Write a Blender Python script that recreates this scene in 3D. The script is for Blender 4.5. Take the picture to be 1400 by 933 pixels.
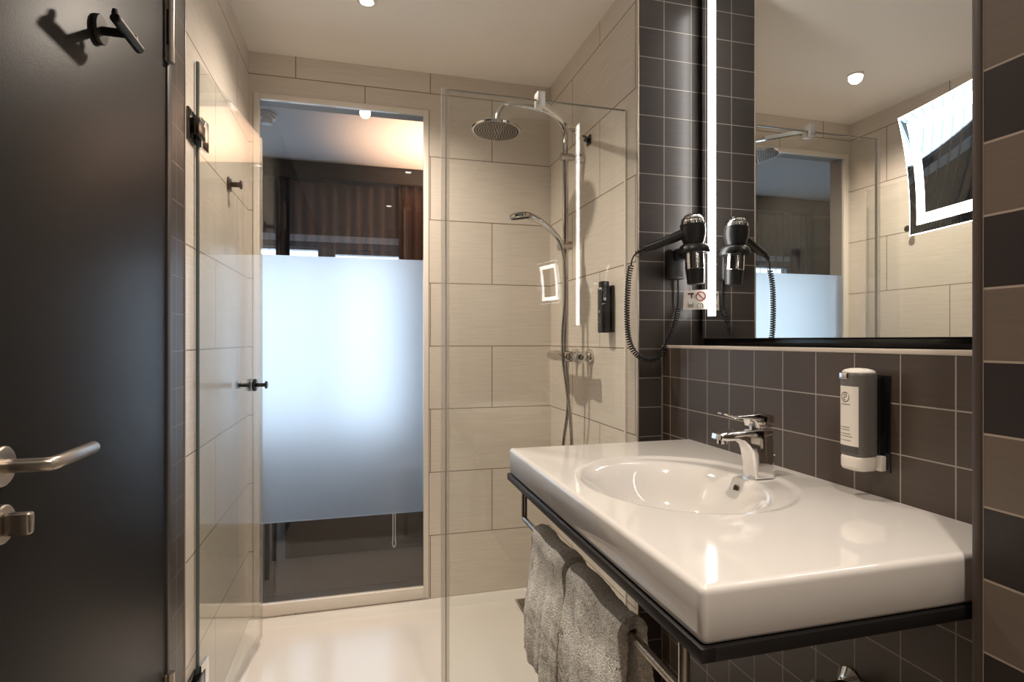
import bpy, bmesh, math, random
from mathutils import Vector, Matrix
random.seed(7)
PI = math.pi
for o in list(bpy.data.objects): bpy.data.objects.remove(o)
S = bpy.context.scene
COL = S.collection

# ------------------------------------------------------------------ camera, sky, lights, exposure
CAM_H = 1.25
cd = bpy.data.cameras.new('camera'); cam = bpy.data.objects.new('camera', cd); COL.objects.link(cam)
cam.location = (0, 0, CAM_H); cam.rotation_euler = (PI/2, 0, -0.2617)
cd.sensor_width = 36; cd.sensor_fit = 'HORIZONTAL'; cd.lens = 768.6568*36/1400; cd.shift_y = -1.4/1400
cd.clip_start = 0.02
S.camera = cam
S.view_settings.view_transform = 'Standard'; S.view_settings.look = 'None'
S.view_settings.gamma = 1; S.view_settings.use_curve_mapping = False
S.view_settings.exposure = 0.10

SKY = 4.4
W = bpy.data.worlds.new('daylight'); S.world = W; W.use_nodes = True
bg = W.node_tree.nodes['Background']; bg.inputs[0].default_value = (0.66, 0.825, 1.0, 1); bg.inputs[1].default_value = SKY

WARM = (1.0, 0.865, 0.725)
def spot(name, loc, power, angle=125, blend=1.0, color=WARM, radius=0.03):
    l = bpy.data.lights.new(name, 'SPOT'); l.energy = power; l.color = color
    l.spot_size = math.radians(angle); l.spot_blend = blend; l.shadow_soft_size = radius
    o = bpy.data.objects.new(name, l); COL.objects.link(o); o.location = loc
    return o
ZC = 2.5176                       # bathroom ceiling height
LAMPS = [((0.02, 2.17), 101, 144), ((0.34, 1.08), 50, 118), ((0.25, -0.05), 112, 118)]  # last one is an unseen fill lamp, added to brighten the near end
for (lx, ly), pw, an in LAMPS:
    spot('downlight_or_fill_lamp', (lx, ly, ZC-0.012), pw, an, 1.0)

# ------------------------------------------------------------------ materials
def mat(name):
    m = bpy.data.materials.new(name); m.use_nodes = True
    nt = m.node_tree; b = nt.nodes['Principled BSDF']
    return m, nt, b
def simple(name, col, rough=0.5, metal=0.0, bump=0.0, bscale=200, spec=None, coat=0.0):
    m, nt, b = mat(name)
    b.inputs['Base Color'].default_value = (*col, 1); b.inputs['Roughness'].default_value = rough
    b.inputs['Metallic'].default_value = metal
    if spec is not None: b.inputs['Specular IOR Level'].default_value = spec
    if coat: b.inputs['Coat Weight'].default_value = coat; b.inputs['Coat Roughness'].default_value = 0.03
    if bump:
        tc = nt.nodes.new('ShaderNodeTexCoord'); n = nt.nodes.new('ShaderNodeTexNoise'); n.inputs['Scale'].default_value = bscale
        n.inputs['Detail'].default_value = 4
        bp = nt.nodes.new('ShaderNodeBump'); bp.inputs['Strength'].default_value = bump; bp.inputs['Distance'].default_value = 0.002
        nt.links.new(tc.outputs['Object'], n.inputs['Vector']); nt.links.new(n.outputs['Fac'], bp.inputs['Height']); nt.links.new(bp.outputs[0], b.inputs['Normal'])
    return m
def emit(name, col, strength):
    m, nt, b = mat(name)
    b.inputs['Base Color'].default_value = (0.8, 0.8, 0.8, 1)
    b.inputs['Emission Color'].default_value = (*col, 1); b.inputs['Emission Strength'].default_value = strength
    return m
def tile(name, axis, off, bw, rh, z0, col, grout, msize, rough, stagger, var=0.03, rowmix=None, streak=0.06, spec=0.5):
    """tiled surface; axis is the horizontal world axis, joints at off + n*bw, rows at z0 + n*rh"""
    m, nt, b = mat(name); L = nt.links.new
    g = nt.nodes.new('ShaderNodeNewGeometry'); sp = nt.nodes.new('ShaderNodeSeparateXYZ'); L(g.outputs['Position'], sp.inputs[0])
    def mth(op, a, c):
        n = nt.nodes.new('ShaderNodeMath'); n.operation = op
        for i, v in enumerate((a, c)):
            if isinstance(v, (int, float)): n.inputs[i].default_value = v
            else: L(v, n.inputs[i])
        return n.outputs[0]
    u = mth('SUBTRACT', sp.outputs[axis], off); v = mth('SUBTRACT', sp.outputs['Z'], z0)
    cb = nt.nodes.new('ShaderNodeCombineXYZ'); L(u, cb.inputs[0]); L(v, cb.inputs[1])
    br = nt.nodes.new('ShaderNodeTexBrick'); L(cb.outputs[0], br.inputs['Vector'])
    br.offset = 0.5 if stagger else 0.0; br.offset_frequency = 2; br.squash = 1
    br.inputs['Scale'].default_value = 1; br.inputs['Mortar Size'].default_value = msize; br.inputs['Mortar Smooth'].default_value = 0.1
    br.inputs['Bias'].default_value = 0
    br.inputs['Brick Width'].default_value = bw; br.inputs['Row Height'].default_value = rh
    br.inputs['Color1'].default_value = (*[c*(1-var) for c in col], 1); br.inputs['Color2'].default_value = (*[c*(1+var) for c in col], 1)
    br.inputs['Mortar'].default_value = (*grout, 1)
    colout = br.outputs['Color']
    if rowmix:
        r = mth('FLOOR', mth('DIVIDE', v, rh), 0); par = mth('FLOORED_MODULO', r, 2.0)
        mx = nt.nodes.new('ShaderNodeMix'); mx.data_type = 'RGBA'; L(par, mx.inputs['Factor']); L(colout, mx.inputs['A'])
        br2 = nt.nodes.new('ShaderNodeMix'); br2.data_type = 'RGBA'; L(br.outputs['Fac'], br2.inputs['Factor'])
        br2.inputs['A'].default_value = (*rowmix, 1); br2.inputs['B'].default_value = (*grout, 1)
        L(br2.outputs['Result'], mx.inputs['B']); colout = mx.outputs['Result']
    # fine horizontal streaks of the tile face
    mp = nt.nodes.new('ShaderNodeMapping'); mp.inputs['Scale'].default_value = (6, 160, 1); L(cb.outputs[0], mp.inputs[0])
    ns = nt.nodes.new('ShaderNodeTexNoise'); ns.inputs['Scale'].default_value = 1; ns.inputs['Detail'].default_value = 3; L(mp.outputs[0], ns.inputs['Vector'])
    mr = nt.nodes.new('ShaderNodeMapRange'); mr.inputs['From Min'].default_value = 0.3; mr.inputs['From Max'].default_value = 0.7
    mr.inputs['To Min'].default_value = 1-streak; mr.inputs['To Max'].default_value = 1+streak; L(ns.outputs['Fac'], mr.inputs[0])
    mu = nt.nodes.new('ShaderNodeMix'); mu.data_type = 'RGBA'; mu.blend_type = 'MULTIPLY'; mu.inputs['Factor'].default_value = 1
    L(colout, mu.inputs['A']); L(mr.outputs[0], mu.inputs['B']); L(mu.outputs['Result'], b.inputs['Base Color'])
    b.inputs['Roughness'].default_value = rough; b.inputs['Specular IOR Level'].default_value = spec
    h = mth('SUBTRACT', 1.0, br.outputs['Fac'])
    h2 = mth('ADD', h, mth('MULTIPLY', ns.outputs['Fac'], 0.06))
    bp = nt.nodes.new('ShaderNodeBump'); bp.inputs['Strength'].default_value = 0.5; bp.inputs['Distance'].default_value = 0.0015
    L(h2, bp.inputs['Height']); L(bp.outputs[0], b.inputs['Normal'])
    return m
CREAM = (0.73, 0.665, 0.59); CGROUT = (0.27, 0.21, 0.155)
DARK = (0.060, 0.050, 0.046); DGROUT = (0.33, 0.29, 0.25)
M = {}
M['tile_back'] = tile('cream_tile_back', 'X', 0.016, 0.6, 0.3, 1.2206, CREAM, CGROUT, 0.0022, 0.22, True)
M['tile_left'] = tile('cream_tile_left', 'Y', 1.7584, 0.684, 0.3, 1.2206, CREAM, CGROUT, 0.0022, 0.22, True)
M['tile_right'] = tile('cream_tile_right', 'Y', 1.7664, 0.6, 0.3, 1.2206, CREAM, CGROUT, 0.0022, 0.22, True)
M['tile_front'] = tile('cream_tile_front', 'X', 0.1, 0.6, 0.3, 1.2206, CREAM, CGROUT, 0.0022, 0.22, True)
M['dark_return'] = tile('dark_tile_return', 'X', 1.0149, 0.1063, 0.1005, 1.2195, DARK, DGROUT, 0.0014, 0.34, False, var=0.1)
M['dark_basin'] = tile('dark_tile_basin', 'Y', 0.7507, 0.1048, 0.0978, 1.2235, (0.069, 0.050, 0.038), DGROUT, 0.0014, 0.36, False, var=0.1)
M['dark_left'] = tile('dark_tile_left', 'Y', 1.684, 0.1, 0.1, 1.2206, DARK, (0.2, 0.17, 0.15), 0.0012, 0.36, False, var=0.1)
M['dark_pier'] = tile('dark_tile_pier', 'Y', 0.581, 0.1, 0.1, 1.2206, (0.115, 0.086, 0.068), (0.30, 0.24, 0.19), 0.0016, 0.38, False, var=0.05, rowmix=(0.022, 0.0155, 0.0145))
M['ceiling'] = simple('ceiling_paint', (0.92, 0.885, 0.83), 0.9, bump=0.15, bscale=60)
M['floor'] = simple('floor_tile', (0.42, 0.36, 0.30), 0.5, bump=0.1)
M['ceramic'] = simple('white_ceramic', (0.70, 0.672, 0.645), 0.07, coat=0.5)
M['tray'] = simple('white_tray', (0.77, 0.73, 0.68), 0.16)
M['white_frame'] = simple('white_lacquer_frame', (0.84, 0.78, 0.70), 0.35)
M['chrome'] = simple('chrome', (0.86, 0.85, 0.84), 0.06, 1.0)
M['chrome_shower'] = simple('shower_chrome', (0.60, 0.58, 0.56), 0.08, 1.0)
M['brushed'] = simple('brushed_steel', (0.50, 0.45, 0.40), 0.30, 1.0, bump=0.05, bscale=400)
M['rail_steel'] = simple('rail_steel', (0.42, 0.39, 0.36), 0.22, 1.0)
M['black_metal'] = simple('black_powder_coat', (0.012, 0.011, 0.011), 0.38)
M['gun_metal'] = simple('dark_chrome', (0.10, 0.095, 0.09), 0.16, 1.0)
M['black_plastic'] = simple('black_plastic', (0.020, 0.019, 0.019), 0.36)
M['black_gloss'] = simple('black_gloss', (0.008, 0.008, 0.008), 0.12)
M['door_paint'] = simple('door_lacquer', (0.0055, 0.0052, 0.0056), 0.42, bump=0.12, bscale=350, spec=0.24)
M['frame_paint'] = simple('door_frame_paint', (0.045, 0.040, 0.037), 0.4)
M['trim_pale'] = simple('pale_trim', (0.62, 0.54, 0.46), 0.3)
M['trim_dark'] = simple('dark_trim', (0.055, 0.040, 0.034), 0.4)
M['steel_trim'] = simple('steel_edge_trim', (0.70, 0.60, 0.50), 0.3, 0.7)
M['rubber'] = simple('black_rubber', (0.015, 0.015, 0.015), 0.6)
M['white_plastic'] = simple('white_plastic', (0.8, 0.78, 0.75), 0.4)
M['cream_plastic'] = simple('milky_plastic', (0.72, 0.67, 0.60), 0.3)
M['label_paper'] = simple('label_paper', (0.74, 0.69, 0.62), 0.5)
M['grey_bottle'] = simple('grey_bottle', (0.125, 0.115, 0.105), 0.35)
M['ink'] = simple('dark_ink', (0.07, 0.065, 0.06), 0.6)
M['ink_soft'] = simple('grey_ink', (0.30, 0.27, 0.24), 0.6)
M['red_ink'] = simple('red_ink', (0.33, 0.035, 0.025), 0.6)
M['brown_ink'] = simple('brown_ink', (0.10, 0.035, 0.03), 0.6)
M['led'] = emit('led_diffuser', (1.0, 0.97, 0.93), 11.5)
M['led_frame'] = emit('led_frame_diffuser', (1.0, 0.98, 0.95), 10.0)
M['lamp_lens'] = emit('lamp_lens', (1.0, 0.93, 0.84), 14.0)
M['mirror'] = simple('silvered_mirror', (0.86, 0.87, 0.86), 0.0, 1.0)
M['mirror_edge'] = simple('glass_edge_green', (0.35, 0.45, 0.41), 0.15)
M['grille'] = simple('shower_plate', (0.42, 0.39, 0.36), 0.30, 1.0); M['nozzle'] = simple('rubber_nozzles', (0.06, 0.055, 0.05), 0.6)
M['panel_edge'] = simple('panel_edge', (0.22, 0.21, 0.18), 0.2)
M['glass_edge'] = simple('glass_edge', (0.10, 0.13, 0.12), 0.2)

def clear_glass(name, tint, refl=1.0):
    m, nt, b = mat(name); L = nt.links.new
    out = nt.nodes['Material Output']; nt.nodes.remove(b)
    tr = nt.nodes.new('ShaderNodeBsdfTransparent'); tr.inputs[0].default_value = (*tint, 1)
    gl = nt.nodes.new('ShaderNodeBsdfGlossy'); gl.inputs['Roughness'].default_value = 0.0; gl.inputs[0].default_value = (refl, refl, refl, 1)
    fr = nt.nodes.new('ShaderNodeFresnel'); ge = nt.nodes.new('ShaderNodeNewGeometry')
    ir = nt.nodes.new('ShaderNodeMapRange'); ir.inputs['To Min'].default_value = 1.5; ir.inputs['To Max'].default_value = 1/1.5
    L(ge.outputs['Backfacing'], ir.inputs[0]); L(ir.outputs[0], fr.inputs[0])      # thin pane: no total reflection at the far face
    mx = nt.nodes.new('ShaderNodeMixShader'); L(fr.outputs[0], mx.inputs[0]); L(tr.outputs[0], mx.inputs[1]); L(gl.outputs[0], mx.inputs[2]); L(mx.outputs[0], out.inputs[0])
    return m
M['glass'] = clear_glass('clear_glass', (0.965, 0.975, 0.965))
M['window_glass'] = clear_glass('window_glass', (0.93, 0.94, 0.94))
def seal():
    m, nt, b = mat('milky_seal'); L = nt.links.new; out = nt.nodes['Material Output']
    b.inputs['Base Color'].default_value = (0.75, 0.72, 0.68, 1); b.inputs['Roughness'].default_value = 0.2
    tr = nt.nodes.new('ShaderNodeBsdfTransparent'); tr.inputs[0].default_value = (0.95, 0.94, 0.92, 1)
    mx = nt.nodes.new('ShaderNodeMixShader'); mx.inputs[0].default_value = 0.26; L(tr.outputs[0], mx.inputs[1]); L(b.outputs[0], mx.inputs[2]); L(mx.outputs[0], out.inputs[0])
    return m
M['seal'] = seal()
M['satin'] = simple('satin_chrome', (0.82, 0.79, 0.76), 0.36, 0.45)
def frosted():
    m, nt, b = mat('frosted_glass'); L = nt.links.new; out = nt.nodes['Material Output']
    b.inputs['Base Color'].default_value = (0.93, 0.97, 1.0, 1); b.inputs['Transmission Weight'].default_value = 1.0
    b.inputs['Roughness'].default_value = 0.75; b.inputs['IOR'].default_value = 1.28
    tl = nt.nodes.new('ShaderNodeBsdfTranslucent'); tl.inputs[0].default_value = (0.86, 0.93, 1.0, 1)
    mx = nt.nodes.new('ShaderNodeMixShader'); mx.inputs[0].default_value = 0.40
    L(b.outputs[0], mx.inputs[1]); L(tl.outputs[0], mx.inputs[2]); L(mx.outputs[0], out.inputs[0])
    return m
M['frost'] = frosted()
def terry(name, col):
    m, nt, b = mat(name); L = nt.links.new
    tc = nt.nodes.new('ShaderNodeTexCoord')
    n = nt.nodes.new('ShaderNodeTexNoise'); n.inputs['Scale'].default_value = 330; n.inputs['Detail'].default_value = 3; L(tc.outputs['Object'], n.inputs['Vector'])
    r = nt.nodes.new('ShaderNodeValToRGB'); r.color_ramp.elements[0].position = 0.32; r.color_ramp.elements[1].position = 0.68
    r.color_ramp.elements[0].color = (*[c*0.62 for c in col], 1); r.color_ramp.elements[1].color = (*[min(1, c*1.3) for c in col], 1)
    L(n.outputs['Fac'], r.inputs[0]); L(r.outputs[0], b.inputs['Base Color']); b.inputs['Roughness'].default_value = 0.95
    b.inputs['Sheen Weight'].default_value = 0.35; b.inputs['Specular IOR Level'].default_value = 0.1
    bp = nt.nodes.new('ShaderNodeBump'); bp.inputs['Strength'].default_value = 0.9; bp.inputs['Distance'].default_value = 0.004
    L(n.outputs['Fac'], bp.inputs['Height']); L(bp.outputs[0], b.inputs['Normal'])
    return m
M['towel'] = terry('terry_cloth', (0.88, 0.79, 0.715))
M['carpet'] = terry('carpet', (0.105, 0.085, 0.070))
M['bed_wall'] = simple('bedroom_wall', (0.20, 0.19, 0.19), 0.8)
M['bed_dark'] = simple('bedroom_dark_panel', (0.025, 0.020, 0.018), 0.6)
M['bed_dark2'] = simple('dark_sill', (0.055, 0.045, 0.038), 0.7)
M['bed_blind'] = simple('bedroom_lintel', (0.075, 0.065, 0.062), 0.8)
M['bed_ceiling'] = simple('bedroom_ceiling', (0.62, 0.60, 0.60), 0.9)
M['pelmet'] = simple('pelmet', (0.030, 0.024, 0.020), 0.7)
M['drape'] = simple('drape', (0.075, 0.040, 0.030), 0.9)
M['window_frame_dark'] = simple('window_frame_dark', (0.06, 0.08, 0.10), 0.4)
M['blue_strip'] = simple('blind_cassette', (0.42, 0.52, 0.60), 0.5)
M['linen'] = simple('dark_bedspread', (0.045, 0.05, 0.06), 0.9)
M['radiator'] = simple('radiator_white', (0.75, 0.75, 0.74), 0.4)
def sheer():
    m, nt, b = mat('sheer_voile'); L = nt.links.new; out = nt.nodes['Material Output']
    b.inputs['Base Color'].default_value = (0.36, 0.32, 0.31, 1); b.inputs['Roughness'].default_value = 0.9
    tr = nt.nodes.new('ShaderNodeBsdfTransparent'); tr.inputs[0].default_value = (0.92, 0.93, 0.95, 1)
    lw = nt.nodes.new('ShaderNodeLayerWeight'); lw.inputs[0].default_value = 0.35
    mr = nt.nodes.new('ShaderNodeMapRange'); mr.inputs['To Min'].default_value = 0.25; mr.inputs['To Max'].default_value = 0.85; L(lw.outputs['Facing'], mr.inputs[0])
    mx = nt.nodes.new('ShaderNodeMixShader'); L(mr.outputs[0], mx.inputs[0]); L(tr.outputs[0], mx.inputs[1]); L(b.outputs[0], mx.inputs[2]); L(mx.outputs[0], out.inputs[0])
    return m
M['sheer'] = sheer()

# ------------------------------------------------------------------ mesh helpers
class MB:
    """collects shapes in world coordinates; build() links them as ONE mesh object"""
    def __init__(s): s.bm = bmesh.new()
    def _take(s, b, mi=0):
        for f in b.faces: f.material_index = mi
        me = bpy.data.meshes.new('tmp'); b.to_mesh(me); b.free(); s.bm.from_mesh(me); bpy.data.meshes.remove(me); return s
    def box(s, lo, hi, bevel=0.0, seg=2, mi=0, mtx=None):
        b = bmesh.new(); bmesh.ops.create_cube(b, size=1)
        lo, hi = Vector(lo), Vector(hi); c = (lo+hi)/2; d = hi-lo
        for v in b.verts: v.co = Vector((v.co.x*d.x, v.co.y*d.y, v.co.z*d.z)) + c
        if bevel: bmesh.ops.bevel(b, geom=list(b.edges), offset=bevel, segments=seg, profile=0.5, affect='EDGES')
        if mtx is not None: b.transform(mtx)
        return s._take(b, mi)
    def tube(s, pts, r, n=14, caps=True, closed=False, mi=0, up=None):
        pts = [Vector(p) for p in pts]; N = len(pts)
        rs = r if isinstance(r, (list, tuple)) else [r]*N
        b = bmesh.new(); rings = []; nrm = None
        for i in range(N):
            if closed: t = pts[(i+1) % N]-pts[i-1]
            else: t = pts[min(i+1, N-1)]-pts[max(i-1, 0)]
            t.normalize()
            if nrm is None:
                a = Vector((0, 0, 1)) if abs(t.z) < 0.9 else Vector((1, 0, 0))
                nrm = t.cross(a).normalized()
            else:
                nrm = (nrm - t*nrm.dot(t))
                if nrm.length < 1e-6: nrm = t.orthogonal()
                nrm.normalize()
            bi = t.cross(nrm)
            rings.append([b.verts.new(pts[i]+(nrm*math.cos(2*PI*k/n)+bi*math.sin(2*PI*k/n))*rs[i]) for k in range(n)])
        for i in range(N if closed else N-1):
            A, B = rings[i], rings[(i+1) % N]
            for k in range(n): b.faces.new((A[k], A[(k+1) % n], B[(k+1) % n], B[k]))
        if caps and not closed:
            b.faces.new(rings[0][::-1]); b.faces.new(rings[-1])
        return s._take(b, mi)
    def cyl(s, p0, p1, r0, r1=None, n=28, mi=0):
        return s.tube([p0, p1], [r0, r0 if r1 is None else r1], n, True, False, mi)
    def lathe(s, base, axis, prof, n=32, mi=0):
        """prof: list of (distance along the axis, radius)"""
        base, axis = Vector(base), Vector(axis).normalized()
        u = axis.orthogonal().normalized(); w = axis.cross(u); b = bmesh.new(); rings = []
        for h, r in prof:
            r = max(r, 1e-5)
            rings.append([b.verts.new(base+axis*h+(u*math.cos(2*PI*k/n)+w*math.sin(2*PI*k/n))*r) for k in range(n)])
        for A, B in zip(rings, rings[1:]):
            for k in range(n): b.faces.new((A[k], A[(k+1) % n], B[(k+1) % n], B[k]))
        b.faces.new(rings[0][::-1]); b.faces.new(rings[-1])
        return s._take(b, mi)
    def prism(s, outline, place, d0, d1, bevel=0.0, seg=2, mi=0):
        """outline of 2D points, place(u, v, d) -> world point, extruded from d0 to d1"""
        b = bmesh.new()
        A = [b.verts.new(place(u, v, d0)) for u, v in outline]; B = [b.verts.new(place(u, v, d1)) for u, v in outline]
        n = len(outline); f0 = b.faces.new(A[::-1]); f1 = b.faces.new(B)
        for k in range(n): b.faces.new((A[k], A[(k+1) % n], B[(k+1) % n], B[k]))
        bmesh.ops.recalc_face_normals(b, faces=list(b.faces))
        if bevel:
            bmesh.ops.bevel(b, geom=list(set(list(f0.edges)+list(f1.edges))), offset=bevel, segments=seg, profile=0.5, affect='EDGES')
        return s._take(b, mi)
    def grid(s, nu, nv, fn, mi=0, closeu=False):
        b = bmesh.new(); V = [[b.verts.new(fn(i, j)) for j in range(nv)] for i in range(nu)]
        for i in range(nu if closeu else nu-1):
            for j in range(nv-1):
                b.faces.new((V[i][j], V[(i+1) % nu][j], V[(i+1) % nu][j+1], V[i][j+1]))
        return s._take(b, mi)
    def build(s, name, mats, parent=None, root=None, smooth=True, angle=38):
        off = ORG.get(parent.name, Vector((0, 0, 0))) if parent else Vector((0, 0, 0))
        if root is not None: off = Vector(root)
        bmesh.ops.recalc_face_normals(s.bm, faces=list(s.bm.faces))
        for v in s.bm.verts: v.co -= off
        if smooth:
            lim = math.radians(angle)
            for e in s.bm.edges:
                if len(e.link_faces) == 2 and e.calc_face_angle(0) > lim: e.smooth = False
            for f in s.bm.faces: f.smooth = True
        me = bpy.data.meshes.new(name); s.bm.to_mesh(me); s.bm.free()
        for m in (mats if isinstance(mats, (list, tuple)) else [mats]): me.materials.append(m)
        o = bpy.data.objects.new(name, me); COL.objects.link(o)
        if parent: o.parent = parent
        elif root is not None: o.location = root
        ORG[o.name] = off
        return o
ORG = {}
def tag(o, label, cat, group=None):
    o['label'] = label; o['category'] = cat
    if group: o['group'] = group
    return o
def thing(name, loc, label, cat, group=None):
    o = bpy.data.objects.new(name, None); COL.objects.link(o); o.location = loc; o.empty_display_size = 0.05
    ORG[o.name] = Vector(loc); return tag(o, label, cat, group)
def struct(o): o['kind'] = 'structure'; return o
def lab(o, t): o['label'] = t; return o
def frame_of(n, up=(0, 0, 1)):
    n = Vector(n).normalized(); r = Vector(up).cross(n).normalized(); u = n.cross(r)
    return r, u, n
def bez(p0, p1, p2, p3, n):
    p0, p1, p2, p3 = map(Vector, (p0, p1, p2, p3)); out = []
    for i in range(n+1):
        t = i/n; out.append(p0*(1-t)**3+p1*3*t*(1-t)**2+p2*3*t*t*(1-t)+p3*t**3)
    return out
def smooth_path(P, n=10):
    P = [Vector(p) for p in P]; out = []
    for i in range(len(P)-1):
        p0 = P[max(i-1, 0)]; p1 = P[i]; p2 = P[i+1]; p3 = P[min(i+2, len(P)-1)]
        for k in range(n):
            t = k/n
            out.append(0.5*((2*p1)+(p2-p0)*t+(2*p0-5*p1+4*p2-p3)*t*t+(3*p1-p0-3*p2+p3)*t**3))
    out.append(P[-1]); return out
def ss(a, b, x):
    t = max(0, min(1, (x-a)/(b-a))); return t*t*(3-2*t)

# ------------------------------------------------------------------ the room
XL, XR, YB, XP, YR, XS, XM, XN = -0.4775, 0.9143, 2.6783, 0.8275, 1.7483, 1.0064, 1.15, 1.20
YP, YF = 0.592, -1.2
struct(MB().box((-0.60, YF, -0.10), (1.3, YB+0.12, -0.02)).build('floor', M['floor'], smooth=False))
struct(MB().box((-0.60, YF-0.1, ZC), (1.3, YB+0.12, ZC+0.2)).build('ceiling', M['ceiling'], smooth=False))
WX0, WX1, WZ0, WZ1 = -0.4600, 0.3100, 0.028, 2.340     # opening of the inner window
YW = YB+0.12
b = MB()
b.box((-0.60, YB, -0.02), (WX0, YW, ZC)); b.box((WX1, YB, -0.02), (1.3, YW, ZC))
b.box((WX0, YB, WZ1), (WX1, YW, ZC)); b.box((WX0, YB, -0.02), (WX1, YW, WZ0))
struct(b.build('wall_back', M['tile_back'], smooth=False))
DY0, DY1, DZ = 0.78, 1.63, 2.19                         # door opening
b = MB()
b.box((-0.60, 1.756, -0.02), (XL, YB, ZC), mi=0)
b.box((-0.60, DY1, -0.02), (XL, 1.756, ZC), mi=1); b.box((-0.60, DY0, DZ), (XL, DY1, ZC), mi=1); b.box((-0.60, YF, -0.02), (XL, DY0, ZC), mi=1)
struct(b.build('wall_left', [M['tile_left'], M['dark_left']], smooth=False))
b = MB()
b.box((XR, YR+0.008, -0.02), (1.3, YB, ZC), mi=0); b.box((XR+0.003, YR, -0.02), (1.3, YR+0.008, ZC), mi=1)
struct(b.build('wall_right', [M['tile_right'], M['dark_return']], smooth=False))
struct(MB().box((XN, YP, 1.2306), (1.3, YR, ZC)).build('wall_niche', M['dark_basin'], smooth=False))
struct(MB().box((XS, YP, -0.02), (1.3, YR, 1.2306)).build('wall_basin', M['dark_basin'], smooth=False))
struct(MB().box((XP, YF, -0.02), (1.3, YP, ZC)).build('wall_pier', M['dark_pier'], smooth=False))
struct(MB().box((-0.60, YF-0.1, -0.02), (1.3, YF, ZC)).build('wall_front', M['tile_front'], smooth=False))
# edge trims
struct(MB().box((XS-0.002, YP+0.001, 1.2225), (XS+0.012, YR-0.001, 1.2325), 0.002).build('trim_1', M['trim_pale']))
struct(MB().box((XR-0.0015, YR-0.002, 0.0), (XR+0.004, YR+0.010, ZC-0.001), 0.001).build('trim_2', M['steel_trim']))
struct(MB().box((XS-0.004, YR-0.006, 0.0), (XS+0.004, YR-0.0005, 1.2222), 0.0015).build('trim_3', simple('return_corner_trim', (0.22, 0.19, 0.16), 0.4)))
struct(MB().box((XP-0.003, YP-0.011, 0.0), (XP+0.010, YP+0.002, ZC-0.001), 0.003).build('trim_4', M['trim_dark']))
struct(MB().box((XL-0.001, 1.754, 0.0), (XL+0.0025, 1.758, ZC-0.001), 0.0008).build('trim_5', M['trim_pale']))

# ------------------------------------------------------------------ entrance door in the left wall
dr = bpy.data.objects.new('door_1', None); COL.objects.link(dr); dr.location = (XL, 1.20, 0); ORG[dr.name] = Vector((XL, 1.20, 0)); struct(dr)
b = MB()
b.box((-0.60, DY1-0.036, -0.02), (XL+0.006, DY1-0.0005, DZ-0.0005), 0.002); b.box((-0.60, DY0+0.0005, -0.02), (XL+0.006, DY0+0.036, DZ-0.0005), 0.002)
b.box((-0.60, DY0+0.036, DZ-0.036), (XL+0.006, DY1-0.036, DZ-0.0005), 0.002)
b.build('door_frame', M['frame_paint'], dr)
b = MB(); b.box((XL-0.050, DY0+0.039, -0.012), (XL+0.002, DY1-0.040, DZ-0.039), 0.0015)
b.build('door_leaf', M['door_paint'], dr)
for hz in (2.035, 0.325):
    b = MB(); hy = DY1-0.036
    b.cyl((XL+0.011, hy, hz-0.085), (XL+0.011, hy, hz-0.045), 0.0105); b.cyl((XL+0.011, hy, hz-0.0445), (XL+0.011, hy, hz+0.0445), 0.0098)
    b.cyl((XL+0.011, hy, hz+0.045), (XL+0.011, hy, hz+0.085), 0.0105)
    b.box((XL+0.0015, hy-0.014, hz-0.085), (XL+0.006, hy+0.012, hz+0.085), 0.001)
    h = b.build('hinge', M['brushed'], dr)
    MB().box((XL+0.0062, hy-0.0125, hz-0.044), (XL+0.012, hy-0.0075, hz+0.044), 0.001).build('hinge_slot', M['black_metal'], h)
b = MB(); HY, HZ = 0.917, 1.078
b.lathe((XL+0.002, HY, HZ), (1, 0, 0), [(0, 0.0275), (0.006, 0.0275), (0.008, 0.0255)])
hd = b.build('door_handle', M['brushed'], dr)
b = MB(); xk = XL+0.062
b.tube([(XL+0.006, HY, HZ), (xk-0.010, HY, HZ), (xk-0.003, HY+0.002, HZ), (xk, HY+0.009, HZ), (xk, HY+0.02, HZ), (xk, HY+0.128, HZ), (xk, HY+0.133, HZ)],
       [0.0098, 0.0098, 0.0099, 0.0099, 0.0098, 0.0098, 0.0075], 20)
b.build('lever', M['brushed'], hd)
b = MB(); LZ = 0.999
b.lathe((XL+0.002, HY, LZ), (1, 0, 0), [(0, 0.0265), (0.006, 0.0265), (0.008, 0.0245)])
lk = b.build('privacy_lock', M['brushed'], dr)
MB().box((XL+0.009, HY-0.008, LZ-0.016), (XL+0.042, HY+0.006, LZ+0.016), 0.005, 3).build('thumb_turn', M['brushed'], lk)

# coat hook on the door
hk = thing('coat_hook', (XL+0.002, 1.213, 1.828), 'black double coat hook with a crossbar, high up on the dark door', 'hook')
b = MB(); b.lathe((XL+0.0025, 1.213, 1.830), (1, 0, 0), [(0, 0.027), (0.006, 0.027), (0.008, 0.0255)])
b.build('rosette', M['black_metal'], hk)
b = MB(); b.cyl((XL+0.009, 1.213, 1.828), (XL+0.054, 1.205, 1.824), 0.0078)
b.build('stem', M['black_metal'], hk)
b = MB(); b.tube([(XL+0.054, 1.148, 1.824), (XL+0.054, 1.150, 1.824), (XL+0.054, 1.262, 1.824), (XL+0.054, 1.264, 1.824)], [0.007, 0.0088, 0.0088, 0.007], 20)
b.build('crossbar', M['black_metal'], hk)
for yy in (1.160, 1.250):
    b = MB(); b.tube([(XL+0.053, yy, 1.826), (XL+0.050, yy, 1.838), (XL+0.050, yy, 1.844)], [0.0058, 0.0058, 0.0045], 14); b.build('peg', M['black_metal'], hk)

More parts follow.
